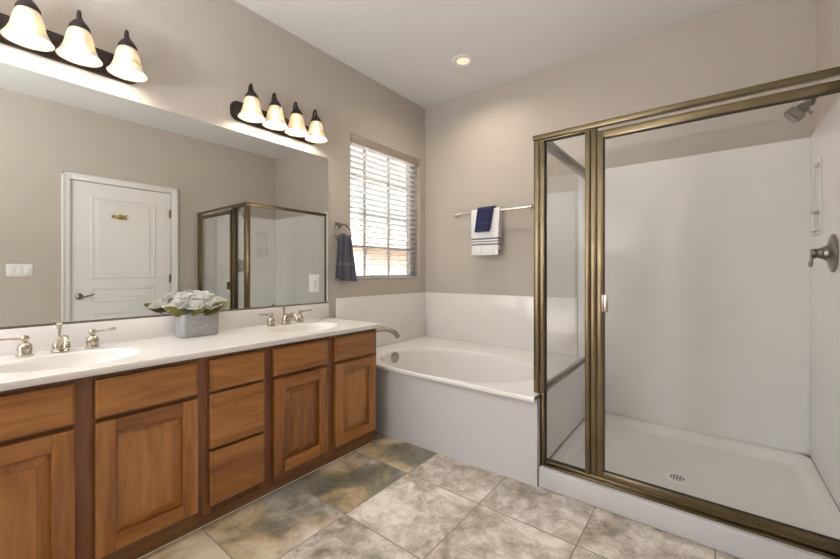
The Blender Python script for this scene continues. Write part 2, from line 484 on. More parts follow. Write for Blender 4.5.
# brass hook ornament: star, sun and moon
orn = thing('door_ornament', 'small brass sun, moon and star ornament high on the white door', 'ornament', (W+0.011, 1.19, 1.69))
b = bmesh.new(); bx(b, W+0.004, W+0.0115, 1.115, 1.270, 1.683, 1.688, bev=0.001); mesh_obj('bar', b, M['brassdeco'], orn)
def star_poly(r1, r2, n):
    return [((r1 if k % 2 == 0 else r2)*math.cos(PI*k/n+PI/2), (r1 if k % 2 == 0 else r2)*math.sin(PI*k/n+PI/2)) for k in range(2*n)]
def put(poly, y, z, th): 
    q = bmesh.new(); prism(q, poly, 0, th, Matrix.Translation((W+0.002-th, y, z)) @ AX_X); return q
mesh_obj('star', put(star_poly(0.026, 0.012, 5), 1.135, 1.70, 0.008), M['brassdeco'], orn, smooth=0)
q = put(star_poly(0.032, 0.021, 10), 1.193, 1.70, 0.008); lathe(q, [(0, 0.018), (0.014, 0.012), (0.018, 0)], (W-0.002, 1.193, 1.70), '-X', 16)
mesh_obj('sun', q, M['brassdeco'], orn, smooth=0)
mo = [(0.026*math.cos(math.radians(a)), 0.026*math.sin(math.radians(a))) for a in range(60, 301, 20)]
mo += [(0.012+0.021*math.cos(math.radians(a)), 0.021*math.sin(math.radians(a))) for a in range(270, 89, -20)]
mesh_obj('moon', put(mo, 1.248, 1.70, 0.008), M['brassdeco'], orn, smooth=0)

# light switch
sw = thing('light_switch', 'white three-rocker switch plate on the wall beside the white door', 'light switch', (W, 0.455, 1.13))
mesh_obj('plate', box(W-0.008, W-0.0005, 0.372, 0.540, 1.074, 1.188, bev=0.003), M['plastic'], sw)
for k in range(3):
    y = 0.409+0.046*k
    mesh_obj('rocker', box(W-0.0125, W-0.006, y-0.0165, y+0.0165, 1.098, 1.164, bev=0.002), M['plastic'], sw)

# ------------------------------------------------------------------ vanity cabinet
VY0, VY1 = -0.066, 1.772
FX = 0.522
van = thing('vanity_cabinet', 'cherry wood double vanity cabinet with raised-panel doors along the mirror wall', 'cabinet', (0.27, 0.853, 0))
b = bmesh.new()
bx(b, 0.004, FX-0.019, VY0, VY0+0.016, 0.075, 0.752); bx(b, 0.004, FX-0.019, VY1-0.016, VY1, 0.075, 0.752)
bx(b, 0.004, 0.02, VY0+0.016, VY1-0.016, 0.075, 0.752); bx(b, 0.02, FX-0.019, VY0+0.016, VY1-0.016, 0.075, 0.095)
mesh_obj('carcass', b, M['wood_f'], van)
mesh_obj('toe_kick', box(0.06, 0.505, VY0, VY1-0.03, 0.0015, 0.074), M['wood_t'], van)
cols = [(-0.045, 0.289), (0.343, 0.679), (0.729, 0.980), (1.032, 1.362), (1.416, 1.744)]
ys = [VY0]+[v for c_ in cols for v in c_]+[VY1]
ov = 0.010
for k in range(0, len(ys), 2):
    y0 = ys[k]-(0 if k == 0 else ov) if k else VY0
    y0 = VY0 if k == 0 else ys[k]-ov; y1 = VY1 if k+1 == len(ys)-1 else ys[k+1]+ov
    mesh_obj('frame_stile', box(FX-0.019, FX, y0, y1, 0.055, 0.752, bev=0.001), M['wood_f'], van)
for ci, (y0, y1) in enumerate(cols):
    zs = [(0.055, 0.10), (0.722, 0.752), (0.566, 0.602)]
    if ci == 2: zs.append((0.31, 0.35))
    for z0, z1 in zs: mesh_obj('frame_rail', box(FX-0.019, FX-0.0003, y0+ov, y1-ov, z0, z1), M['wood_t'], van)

def drawer_front(y0, y1, z0, z1):
    q = bmesh.new()
    prof = [(0.0, 0.0), (0.0, 0.017), (0.003, 0.0195), (0.007, 0.0205), (0.009, 0.0250)]
    rings = [[q.verts.new((FX+0.0005+dx, y, z)) for y, z in ((y0+i, z0+i), (y1-i, z0+i), (y1-i, z1-i), (y0+i, z1-i))] for i, dx in prof]
    for a, d in zip(rings, rings[1:]):
        for i in range(4): q.faces.new((a[i], a[(i+1) % 4], d[(i+1) % 4], d[i]))
    q.faces.new(rings[-1]); q.faces.new(rings[0][::-1])
    bmesh.ops.recalc_face_normals(q, faces=q.faces[:])
    return q
def frame_bar(y0, y1, z0, z1, x1=0.0250):
    return box(FX+0.0005, FX+x1, y0, y1, z0, z1, bev=0.0035)
def raised_panel(y0, y1, z0, z1):
    q = bmesh.new()
    prof = [(-0.004, 0.006), (0.0, 0.008), (0.004, 0.0085), (0.034, 0.0175), (0.035, 0.0225), (0.037, 0.0235)]
    rings = [[q.verts.new((FX+0.0005+dx, y, z)) for y, z in ((y0+i, z0+i), (y1-i, z0+i), (y1-i, z1-i), (y0+i, z1-i))] for i, dx in prof]
    for a, d in zip(rings, rings[1:]):
        for i in range(4): q.faces.new((a[i], a[(i+1) % 4], d[(i+1) % 4], d[i]))
    q.faces.new(rings[-1]); q.faces.new(rings[0][::-1])
    bmesh.ops.recalc_face_normals(q, faces=q.faces[:])
    return q
def cabinet_door(y0, y1, z0, z1):
    s = 0.058
    q = bmesh.new()
    bx(q, FX+0.0005, FX+0.0250, y0, y0+s, z0, z1, bev=0.0035); bx(q, FX+0.0005, FX+0.0250, y1-s, y1, z0, z1, bev=0.0035)
    d = mesh_obj('door', q, M['wood_v'], van, smooth=0)
    mesh_obj('rail', frame_bar(y0+s-0.002, y1-s+0.002, z0, z0+s), M['wood_h'], d, smooth=0)
    mesh_obj('rail', frame_bar(y0+s-0.002, y1-s+0.002, z1-s, z1), M['wood_h'], d, smooth=0)
    mesh_obj('raised_panel', raised_panel(y0+s, y1-s, z0+s, z1-s), M['wood_v'], d, smooth=0)
for ci, (y0, y1) in enumerate(cols):
    mesh_obj('drawer_front', drawer_front(y0, y1, 0.593, 0.731), M['wood_h'], van, smooth=0)
    if ci == 2:
        mesh_obj('drawer_front', drawer_front(y0, y1, 0.340, 0.579), M['wood_h'], van, smooth=0)
        mesh_obj('drawer_front', drawer_front(y0, y1, 0.092, 0.327), M['wood_h'], van, smooth=0)
    else:
        cabinet_door(y0, y1, 0.095, 0.577)
struct('trim_1', box(0.5055, 0.509, VY0, VY1-0.03, 0.0, 0.003), M['white'])

# ------------------------------------------------------------------ countertop with two integral basins
CZ = 0.7791
CY0, CY1, CX = -0.09, 1.7775, 0.5646
ct = thing('countertop', 'cream cultured marble vanity top with two integral oval sinks', 'countertop', (0.28, 0.84, 0.753))
SINK = [(0.31, 0.318), (0.31, 1.388)]
SA, SB = 0.168, 0.222         # half axes in x and y
def ray_rect(cx, cy, x0, x1, y0, y1, a):
    dx, dy = math.cos(a), math.sin(a); t = 1e9
    if dx > 1e-9: t = min(t, (x1-cx)/dx)
    if dx < -1e-9: t = min(t, (x0-cx)/dx)
    if dy > 1e-9: t = min(t, (y1-cy)/dy)
    if dy < -1e-9: t = min(t, (y0-cy)/dy)
    return cx+dx*t, cy+dy*t
def angles(cx, cy, x0, x1, y0, y1, n):
    A = [2*PI*i/n for i in range(n)]
    for X_, Y_ in ((x0, y0), (x1, y0), (x1, y1), (x0, y1)):
        a = math.atan2(Y_-cy, X_-cx) % (2*PI)
        k = min(range(len(A)), key=lambda i: abs((A[i]-a+PI) % (2*PI)-PI)); A[k] = a
    return A
b = bmesh.new()
for (cx, cy), (y0, y1) in zip(SINK, ((CY0, 0.853), (0.853, CY1))):
    n = 96; A = angles(cx, cy, 0.0015, CX-0.004, y0, y1, n)
    outer = [b.verts.new((*ray_rect(cx, cy, 0.0015, CX-0.004, y0, y1, a), CZ)) for a in A]
    inner = []
    for a in A:
        r = 1/math.sqrt((math.cos(a)/SA)**2+(math.sin(a)/SB)**2)
        inner.append(b.verts.new((cx+r*math.cos(a), cy+r*math.sin(a), CZ)))
    for i in range(n): b.faces.new((outer[i], outer[(i+1) % n], inner[(i+1) % n], inner[i]))
# front edge, end edge and underside
pr_ = [(CX-0.004, CZ), (CX-0.001, CZ-0.0015), (CX, CZ-0.006), (CX, CZ-0.020), (CX-0.003, CZ-0.026), (CX-0.05, CZ-0.026)]
vs = [[b.verts.new((x, y, z)) for x, z in pr_] for y in (CY0, CY1)]
for i in range(len(pr_)-1): b.faces.new((vs[0][i], vs[1][i], vs[1][i+1], vs[0][i+1]))
for y in (CY0, CY1):
    b.faces.new([b.verts.new(p) for p in ((0.0015, y, CZ), (CX-0.004, y, CZ), (CX-0.001, y, CZ-0.0015), (CX, y, CZ-0.006), (CX, y, CZ-0.020), (CX-0.003, y, CZ-0.026), (0.0015, y, CZ-0.026))])
bmesh.ops.remove_doubles(b, verts=b.verts[:], dist=0.0002)
bmesh.ops.recalc_face_normals(b, faces=b.faces[:])
mesh_obj('slab', b, M['marble'], ct, smooth=40)
mesh_obj('backsplash', box(0.0015, 0.018, CY0, 1.787, CZ-0.001, 0.884, bev=0.003), M['marble'], ct)
for cx, cy in SINK:
    b = bmesh.new(); n = 96; rings = []
    for s, dz in ((1.0, 0.0), (0.985, -0.0012), (0.965, -0.005), (0.94, -0.013), (0.90, -0.03), (0.83, -0.058), (0.72, -0.088), (0.55, -0.112), (0.35, -0.124), (0.15, -0.128), (0.10, -0.128)):
        rings.append([b.verts.new((cx+SA*s*math.cos(2*PI*i/n), cy+SB*s*math.sin(2*PI*i/n), CZ+dz)) for i in range(n)])
    for a, d in zip(rings, rings[1:]):
        for i in range(n): b.faces.new((a[i], a[(i+1) % n], d[(i+1) % n], d[i]))
    bmesh.ops.recalc_face_normals(b, faces=b.faces[:])
    if b.faces[0].normal.z < 0: bmesh.ops.reverse_faces(b, faces=b.faces[:])
    s_ = mesh_obj('sink_basin', b, M['marble'], ct, smooth=60)
    b = bmesh.new(); lathe(b, [(0, -0.006), (0.016, -0.006), (0.018, 0.001), (0.026, 0.002), (0.028, -0.004)], (cx, cy, CZ-0.127), 'Z', 24)
    mesh_obj('drain', b, M['nickel'], s_)

# faucets
def faucet(cy, label):
    f = thing('faucet', label, 'faucet', (0.095, cy, CZ), 'widespread nickel faucets on the vanity top')
    x = 0.092
    b = bmesh.new()
    lathe(b, [(0, 0.0005), (0.030, 0.0005), (0.031, 0.005), (0.028, 0.009), (0.024, 0.012), (0.026, 0.022), (0.025, 0.036), (0.017, 0.046), (0.013, 0.055), (0.006, 0.062), (0, 0.063)], (x, cy, CZ), 'Z', 28)
    pts = spline([(x+0.005, cy, CZ+0.030), (x+0.035, cy, CZ+0.044), (x+0.065, cy, CZ+0.064), (x+0.098, cy, CZ+0.066), (x+0.122, cy, CZ+0.046), (x+0.128, cy, CZ+0.030)])
    N = len(pts); tube(b, pts, [0.019-0.008*min(1, i/(N*0.6)) for i in range(N)], 14)
    mesh_obj('spout', b, M['nickel'], f)
    b = bmesh.new()
    lathe(b, [(0, 0.05), (0.0042, 0.05), (0.0042, 0.078), (0.007, 0.082), (0.0055, 0.087), (0.009, 0.105), (0.0115, 0.114), (0.008, 0.119), (0, 0.120)], (x-0.022, cy, CZ), 'Z', 18)
    mesh_obj('lift_rod', b, M['nickel'], f)
    for s in (-1, 1):
        y = cy+s*0.104
        b = bmesh.new()
        lathe(b, [(0, 0.0005), (0.026, 0.0005), (0.027, 0.004), (0.021, 0.008), (0.0195, 0.014), (0.0225, 0.026), (0.0215, 0.040), (0.016, 0.049), (0.009, 0.054), (0.0085, 0.060), (0.0125, 0.066), (0.0135, 0.073), (0.010, 0.080), (0, 0.083)], (x, y, CZ), 'Z', 26)
        h = mesh_obj('valve', b, M['nickel'], f)
        b = bmesh.new()
        tube(b, [(x, y, CZ+0.073), (x+0.003, y+s*0.02, CZ+0.073), (x+0.008, y+s*0.05, CZ+0.075), (x+0.012, y+s*0.078, CZ+0.077), (x+0.0125, y+s*0.083, CZ+0.077)], [0.0065, 0.0050, 0.0045, 0.0060, 0.0035], 12)
        mesh_obj('lever', b, M['nickel'], h)
faucet(0.318, 'nickel two-handle faucet at the sink left of the flower planter')
faucet(1.383, 'nickel two-handle faucet at the sink below the mirror outlet')

# ------------------------------------------------------------------ mirror
mir = mesh_obj('mirror', box(0.0015, 0.007, CY0, 1.787, 0.889, 1.963), M['mirror'], base=(0.004, 0.85, 0.889), smooth=0)
tag(mir, 'wide frameless wall mirror above the double vanity', 'mirror')
mesh_obj('bottom_channel', box(0.0075, 0.0105, CY0, 1.787, 0.885, 0.894), M['pewter'], mir, smooth=0)
out = thing('outlet', 'white electrical outlet plate set into the vanity mirror', 'outlet', (0.008, 1.665, 1.035))
mesh_obj('plate', box(0.0075, 0.0145, 1.622, 1.702, 0.972, 1.098, bev=0.003), M['plastic'], out)
rc = mesh_obj('receptacle', box(0.0145, 0.0165, 1.645, 1.679, 1.002, 1.068, bev=0.001), M['white'], out)
b = bmesh.new()
for z in (1.018, 1.05):
    for dy in (-0.006, 0.006): bx(b, 0.0163, 0.0168, 1.662+dy-0.0012, 1.662+dy+0.0012, z-0.005, z+0.005)
    bx(b, 0.0163, 0.0168, 1.660, 1.664, z-0.012, z-0.008)
mesh_obj('slots', b, M['slot'], rc)

# ------------------------------------------------------------------ vanity lights
def vanity_light(yc, ys, dz, label):
    f = thing('vanity_light', label, 'wall light', (0.0, yc, 2.075+dz), 'four-shade bronze vanity lights')
    zc = 2.078+dz
    b = bmesh.new()
    prism(b, rounded(0.615, 0.118, 0.045), 0.0005, 0.014, Matrix.Translation((0, yc, zc)) @ AX_X, bev=0.004)
    prism(b, rounded(0.585, 0.088, 0.034), 0.014, 0.028, Matrix.Translation((0, yc, zc)) @ AX_X, bev=0.008, seg=3)
    mesh_obj('backplate', b, M['bronze'], f)
    x = 0.108
    for y in ys:
        b = bmesh.new()
        tube(b, spline([(0.026, y, 2.085+dz), (0.052, y, 2.115+dz), (0.068, y, 2.172+dz), (0.081, y, 2.216+dz), (0.098, y, 2.226+dz), (0.107, y, 2.206+dz), (x, y, 2.185+dz)], 6), 0.0065, 10)
        lathe(b, [(0, 0.0), (0.018, 0.0), (0.015, 0.008), (0.008, 0.012), (0, 0.012)], (0.0275, y, 2.085+dz), 'X', 16)
        a = mesh_obj('arm', b, M['bronze'], f)
        b = bmesh.new()
        lathe(b, [(0, 2.1970+dz), (0.009, 2.1950+dz), (0.012, 2.1850+dz), (0.024, 2.1720+dz), (0.033, 2.1570+dz), (0.037, 2.1500+dz), (0.037, 2.1400+dz), (0.030, 2.1350+dz), (0, 2.1350+dz)], (x, y, 0), 'Z', 24)
        mesh_obj('socket_cup', b, M['bronze'], a)
        prof = [(0.030, 2.1470+dz), (0.0365, 2.1350+dz), (0.044, 2.1150+dz), (0.0485, 2.0920+dz), (0.053, 2.0690+dz), (0.061, 2.0470+dz), (0.0715, 2.0280+dz), (0.0765, 2.0210+dz)]
        inn = [(r-0.0035, z+0.0005) for r, z in prof[::-1]]
        b = bmesh.new(); lathe(b, prof+inn, (x, y, 0), 'Z', 40)
        s = mesh_obj('lamp_shade', b, M['shade'], f, smooth=60)
        b = bmesh.new()
        lathe(b, [(0, 2.0240+dz), (0.012, 2.0265+dz), (0.022, 2.0340+dz), (0.0285, 2.0480+dz), (0.027, 2.0620+dz), (0.018, 2.0820+dz), (0.0135, 2.0970+dz), (0.013, 2.1340+dz), (0, 2.1340+dz)], (x, y, 0), 'Z', 14)
        mesh_obj('bulb', b, M['bulb'], s, smooth=60)
vanity_light(1.376, [1.147, 1.299, 1.453, 1.606], 0.010, 'four-shade bronze vanity light nearer the window')
vanity_light(0.308, [0.068, 0.222, 0.377, 0.545], 0.021, 'four-shade bronze vanity light at the upper left, over the near sink')

# recessed ceiling lights
def downlight(x, y, label):
    f = thing('recessed_light', label, 'ceiling light', (x, y, H))
    b = bmesh.new(); lathe(b, [(0.090, -0.001), (0.088, -0.007), (0.074, -0.011), (0.058, -0.010), (0.050, -0.004)], (x, y, H), 'Z', 40)
    mesh_obj('trim_ring', b, M['white'], f)
    b = bmesh.new(); lathe(b, [(0.052, -0.003), (0.03, -0.0035), (0, -0.004)], (x, y, H), 'Z', 32)
    mesh_obj('lens', b, M['lens'], f)
    l = bpy.data.lights.new('recessed_light_glow', 'AREA'); l.shape = 'DISK'; l.size = 0.08; l.energy = DOWN; l.color = (1, 0.86, 0.70)
    l.spread = math.radians(150)
    o = bpy.data.objects.new('recessed_light_glow', l); C.objects.link(o); o.location = (x, y, H-0.010)
downlight(0.752, 2.487, 'round recessed ceiling light above the bathtub')

# ------------------------------------------------------------------ blind
bl = thing('window_blind', 'white horizontal slat blind hanging in the window above the tub', 'blind', (-0.035, 2.459, WZ0))
mesh_obj('valance', box(-0.012, 0.003, WY0+0.004, WY1-0.004, 2.155, 2.219, bev=0.003), M['valance'], bl)
mesh_obj('head_rail', box(-0.062, -0.014, WY0+0.006, WY1-0.006, 2.168, 2.217), M['white'], bl)
b = bmesh.new(); N = 24
for k in range(N):
    z = 1.088+(2.150-1.088)*k/(N-1)
    q = bmesh.new()
    rows = []
    for i in range(7):
        u = (i/6-0.5)*0.05; zz = z+0.0022*(1-(2*u/0.05)**2)+u*0.06
        rows.append([q.verts.new((-0.036+u, y, zz)) for y in (WY0+0.008, WY1-0.008)])
    for a, d in zip(rows, rows[1:]): q.faces.new((a[0], a[1], d[1], d[0]))
    bmesh.ops.solidify(q, geom=q.faces[:], thickness=0.0025)
    merge(b, q)
mesh_obj('slats', b, M['slat'], bl)
mesh_obj('bottom_rail', box(-0.062, -0.010, WY0+0.008, WY1-0.008, 1.060, 1.074, bev=0.003), M['slat'], bl)
for y in (2.12, 2.80):
    for x in (-0.0095, -0.0625): mesh_obj('ladder_cord', tube(bmesh.new(), [(x, y, 1.07), (x, y, 2.17)], 0.0012, 6), M['cord'], bl)

# ------------------------------------------------------------------ bathtub
TZ = 0.476
tub = thing('bathtub', 'white oval garden tub set in a deck under the window', 'bathtub', (0.78, 2.43, 0))
X0, X1, Y0, Y1 = 0.0015, 1.552, 1.861, D-0.0015
cx, cy, ta, tb = 0.812, 2.262, 0.612, 0.385
n = 128; A = angles(cx, cy, X0, X1, Y0+0.006, Y1, n)
def sup(a, A_, B_, e=2.25):
    c_, s_ = abs(math.cos(a)), abs(math.sin(a))
    r = ((c_/A_)**e+(s_/B_)**e)**(-1/e); return r*math.cos(a), r*math.sin(a)
b = bmesh.new()
outer = [b.verts.new((*ray_rect(cx, cy, X0, X1, Y0+0.006, Y1, a), TZ)) for a in A]
rings = [outer]
for s, z in ((1.006, TZ), (0.992, TZ-0.001), (0.978, TZ-0.006), (0.968, TZ-0.016), (0.960, TZ-0.035), (0.935, TZ-0.16), (0.90, TZ-0.30), (0.86, TZ-0.37), (0.78, TZ-0.405), (0.6, TZ-0.415), (0.2, TZ-0.42)):
    R = []
    for a in A:
        dx, dy = sup(a, ta, tb); R.append(b.verts.new((cx+dx*s, cy+dy*s, z)))
    rings.append(R)
for p_, q_ in zip(rings, rings[1:]):
    for i in range(n): b.faces.new((p_[i], p_[(i+1) % n], q_[(i+1) % n], q_[i]))
b.faces.new(rings[-1])
lip = [(Y0+0.006, TZ), (Y0+0.002, TZ-0.002), (Y0, TZ-0.007), (Y0, TZ-0.022), (Y0+0.003, TZ-0.026), (Y0+0.03, TZ-0.026)]
vs = [[b.verts.new((x, y, z)) for y, z in lip] for x in (X0, X1)]
for i in range(len(lip)-1): b.faces.new((vs[0][i], vs[1][i], vs[1][i+1], vs[0][i+1]))
b.faces.new(vs[1])
bmesh.ops.remove_doubles(b, verts=b.verts[:], dist=0.0002)
bmesh.ops.recalc_face_normals(b, faces=b.faces[:])
mesh_obj('tub_basin', b, M['acrylic'], tub, smooth=50)
b = bmesh.new(); prism(b, [(X0, 1.866), (X1, 1.907), (X1, 1.9905), (1.535, 1.9905), (1.535, 1.926), (X0, 1.886)], 0.0, TZ-0.022)
mesh_obj('apron', b, M['apron'], tub)
b = bmesh.new(); lathe(b, [(0, 0.006), (0.010, 0.009), (0.012, 0.012), (0.036, 0.010), (0.043, 0.005), (0.044, -0.02)], (0.235, 2.285, 0.418), Matrix.Rotation(PI/2+0.2, 4, 'Y'), 28)
mesh_obj('overflow_plate', b, M['nickel'], tub)
b = bmesh.new(); lathe(b, [(0, 0.012), (0.022, 0.011), (0.03, 0.006), (0.032, 0.0)], (0.42, 2.26, TZ-0.418), 'Z', 24)
mesh_obj('drain', b, M['nickel'], tub)

sp = thing('tub_faucet', 'nickel gooseneck spout at the deck corner of the bathtub', 'faucet', (0.115, 2.055, TZ))
b = bmesh.new()
lathe(b, [(0, 0.0005), (0.03, 0.0005), (0.031, 0.006), (0.022, 0.012), (0.018, 0.02), (0, 0.02)], (0.115, 2.055, TZ), 'Z', 24)
mesh_obj('base_flange', b, M['nickel'], sp)
b = bmesh.new()
pts = spline([(0.115, 2.055, TZ+0.015), (0.118, 2.058, TZ+0.09), (0.150, 2.092, TZ+0.163), (0.212, 2.157, TZ+0.188), (0.270, 2.222, TZ+0.165), (0.297, 2.252, TZ+0.120)])
N = len(pts); tube(b, pts, [0.0165+0.004*(i/(N-1))**3 for i in range(N)], 16)
mesh_obj('spout', b, M['nickel'], sp)

ts = thing('tub_surround', 'low cream marble splash panels on the walls around the bathtub', 'wall panel', (0.02, D, TZ))
mesh_obj('side_panel', box(0.0015, 0.016, 1.862, D-0.0015, TZ+0.001, 0.916, bev=0.003), M['marble'], ts)
mesh_obj('back_panel', box(0.0165, 1.46, D-0.016, D-0.0015, TZ+0.001, 0.916, bev=0.003), M['marble'], ts)

# ------------------------------------------------------------------ shower
sb = thing('shower_tray', 'white shower pan with raised front curb and round drain', 'shower pan', (2.13, 2.45, 0))
b = bmesh.new()
SX0, SX1, SY0, SY1 = 1.556, W-0.0015, 1.912, D-0.0015
bx(b, 1.556, SX1, SY0, 2.015, 0.0, 0.104, bev=0.008, seg=3)
mesh_obj('curb', b, M['apron'], sb)
b = bmesh.new()
px0, px1, py0, py1 = 1.570, W-0.028, 2.012, D-0.028
rings = []
for ins, z in ((0.0, 0.098), (0.010, 0.0975), (0.036, 0.092), (0.050, 0.083), (0.060, 0.068), (0.072, 0.056), (0.095, 0.051), (0.3, 0.048)):
    o = rounded(px1-px0-2*ins, py1-py0+0.2-2*ins, max(0.06-ins*0.2, 0.02), 6)
    rings.append([b.verts.new((x+(px0+px1)/2, max(2.012, y+(py0-0.2+py1)/2), z)) for x, y in o])
for a, d in zip(rings, rings[1:]):
    for i in range(len(a)): 
        try: b.faces.new((a[i], a[(i+1) % len(a)], d[(i+1) % len(a)], d[i]))
        except ValueError: pass
b.faces.new(rings[-1])
bmesh.ops.recalc_face_normals(b, faces=b.faces[:])
mesh_obj('pan', b, M['acrylic'], sb, smooth=50)
b = bmesh.new(); lathe(b, [(0, 0.004), (0.040, 0.004), (0.052, 0.002), (0.055, -0.002)], (2.125, 2.345, 0.0495), 'Z', 32)
dr = mesh_obj('drain', b, M['plastic'], sb)
b = bmesh.new()
for i in range(-2, 3):
    for j in range(-2, 3):
        if abs(i)+abs(j) < 4: bx(b, 2.125+i*0.013-0.0045, 2.125+i*0.013+0.0045, 2.345+j*0.013-0.0035, 2.345+j*0.013+0.0035, 0.0532, 0.0542)
mesh_obj('drain_slots', b, M['slot'], dr)

SZ = 1.862
ss = thing('shower_surround', 'smooth off-white shower wall panels behind the glass enclosure', 'wall panel', (2.1, D, 0.1))
b = bmesh.new(); bx(b, 1.570, W-0.0265, D-0.026, D-0.0015, 0.0985, SZ); bx(b, 1.472, 1.570, D-0.026, D-0.0015, TZ+0.001, SZ)
mesh_obj('back_panel', b, M['surround'], ss)
b = bmesh.new()
wx0, wx1 = W-0.026, W-0.0015
ny0, ny1, nz0, nz1 = 2.70, 2.85, 1.325, 1.668
bx(b, wx0, wx1, 2.02, ny0, 0.10, SZ); bx(b, wx0, wx1, ny1, D-0.027, 0.10, SZ)
bx(b, wx0, wx1, ny0, ny1, 0.10, nz0); bx(b, wx0, wx1, ny0, ny1, nz1, SZ)
sp_ = mesh_obj('side_panel', b, M['surround'], ss)
b = bmesh.new()
bx(b, W-0.006, W-0.0015, ny0, ny1, nz0, nz1)
for y0, y1, z0, z1 in ((ny0-0.018, ny0, nz0-0.018, nz1+0.018), (ny1, ny1+0.018, nz0-0.018, nz1+0.018), (ny0, ny1, nz0-0.018, nz0), (ny0, ny1, nz1, nz1+0.018)):
    bx(b, wx0-0.005, wx0, y0, y1, z0, z1, bev=0.003)
bx(b, wx0-0.02, W-0.006, ny0, ny1, 1.425, 1.440, bev=0.002); bx(b, wx0-0.02, W-0.006, ny0, ny1, nz0, nz0+0.012, bev=0.002)
mesh_obj('soap_niche', b, M['surround'], sp_)
mesh_obj('tub_side_panel', box(1.5535, 1.569, 1.992, D-0.027, 0.105, TZ-0.004), M['surround'], ss)

en = thing('shower_enclosure', 'glass shower enclosure in an antique brass frame', 'shower enclosure', (1.55, 1.965, 0.104))
EY0, EY1 = 1.942, 1.988
b = bmesh.new()
bx(b, 1.515, W-0.028, 1.938, 1.972, 1.812, 1.838, bev=0.004); bx(b, 1.52, 1.829, EY0+0.004, EY1, 1.803, 1.8115, bev=0.002)
mesh_obj('header', b, M['brass'], en)
mesh_obj('side_header', box(1.522, 1.572, 1.9725, D-0.028, 1.806, 1.838, bev=0.003), M['brass'], en)
b = bmesh.new()
bx(b, 1.519, 1.548, EY0, EY1, TZ+0.001, 1.804, bev=0.003); bx(b, 1.549, 1.576, EY0+0.002, EY1, TZ+0.001, 1.804, bev=0.003)
bx(b, 1.5535, 1.5765, EY0+0.002, EY1, 0.105, TZ+0.001, bev=0.003)
mesh_obj('corner_post', b, M['brass'], en)
b = bmesh.new()
bx(b, 1.776, 1.800, EY0-0.001, EY1, 0.130, 1.804, bev=0.004); bx(b, 1.8005, 1.828, EY0+0.004, EY1, 0.130, 1.804, bev=0.004)
mesh_obj('strike_post', b, M['brass'], en)
b = bmesh.new()
bx(b, 1.577, W-0.028, EY0-0.006, EY1, 0.1045, 0.116, bev=0.002); bx(b, 1.577, W-0.028, EY0+0.006, EY1, 0.116, 0.1305, bev=0.002)
mesh_obj('sill', b, M['brass'], en)
mesh_obj('side_sill', box(1.527, 1.551, EY1, D-0.028, TZ+0.001, TZ+0.020, bev=0.002), M['brass'], en)
mesh_obj('wall_jamb', box(1.529, 1.553, D-0.040, D-0.027, TZ+0.020, 1.800, bev=0.002), M['brass'], en)
mesh_obj('hinge_jamb', box(W-0.052, W-0.0275, EY0, EY1, 0.131, 1.811, bev=0.002), M['brass'], en)
gy = 1.966
mesh_obj('fixed_pane', box(1.574, 1.779, gy-0.003, gy+0.003, 0.128, 1.806), M['glass'], en, smooth=0)
mesh_obj('side_pane', box(1.538, 1.544, EY1-0.003, D-0.036, TZ+0.015, 1.803), M['glass'], en, smooth=0)
b = bmesh.new()
g0, g1 = 1.959, 1.973
bx(b, 1.577, 1.5795, g0, g1, 0.131, 1.803); bx(b, 1.773, 1.7755, g0, g1, 0.131, 1.803)
bx(b, 1.5795, 1.773, g0, g1, 0.131, 0.134); bx(b, 1.5795, 1.773, g0, g1, 1.799, 1.803)
mesh_obj('gasket', b, M['gasket'], en)
# hinged door leaf
b = bmesh.new()
d0, d1 = 1.832, W-0.055
bx(b, d0, d0+0.030, EY0-0.006, 1.960, 0.137, 1.790, bev=0.004); bx(b, d1-0.030, d1, EY0-0.006, 1.960, 0.137, 1.790, bev=0.004)
bx(b, d0+0.028, d1-0.028, EY0-0.006, 1.960, 0.137, 0.168, bev=0.004); bx(b, d0+0.028, d1-0.028, EY0-0.006, 1.960, 1.752, 1.790, bev=0.004)
dl = mesh_obj('door', b, M['brass'], en)
b = bmesh.new()
bx(b, d0+0.030, d0+0.032, 1.9445, 1.9565, 0.168, 1.752); bx(b, d0+0.032, d1-0.030, 1.9445, 1.9565, 0.168, 0.1705); bx(b, d0+0.032, d1-0.030, 1.9445, 1.9565, 1.749, 1.752)
mesh_obj('door_gasket', b, M['gasket'], dl)
mesh_obj('door_pane', box(d0+0.028, d1-0.028, 1.9475, 1.9535, 0.164, 1.756), M['glass'], dl, smooth=0)
b = bmesh.new()
bx(b, 1.858, 1.866, EY0-0.030, EY0-0.004, 0.928, 1.010, bev=0.002); bx(b, 1.866, 1.885, EY0-0.030, EY0-0.024, 0.930, 1.008, bev=0.002)
mesh_obj('pull', b, M['nickel'], dl)

# shower head and valve on the right wall
sh = thing('showerhead', 'pewter shower head on a bent arm inside the shower', 'shower head', (W-0.026, 2.47, 1.90))
ax = W-0.0275
b = bmesh.new(); lathe(b, [(0, 0.0), (0.03, 0.0), (0.028, 0.008), (0.014, 0.014), (0, 0.014)], (W, 2.47, 1.945), '-X', 24); mesh_obj('flange', b, M['pewter'], sh)
b = bmesh.new(); tube(b, spline([(W-0.01, 2.47, 1.945), (W-0.04, 2.47, 1.946), (W-0.072, 2.47, 1.932), (W-0.094, 2.47, 1.906)]), 0.0125, 14); mesh_obj('arm', b, M['pewter'], sh)
dirv = Vector((-0.74, 0.0, -0.67)).normalized()
Rm = dirv.to_track_quat('Z', 'Y').to_matrix().to_4x4()
b = bmesh.new()
lathe(b, [(0, -0.006), (0.014, -0.006), (0.020, 0.002), (0.020, 0.014), (0.014, 0.020), (0.023, 0.028), (0.025, 0.048), (0.036, 0.056), (0.038, 0.086), (0.033, 0.093), (0, 0.091)], (W-0.094, 2.47, 1.904), Rm, 24)
hh = mesh_obj('head', b, M['pewter'], sh)
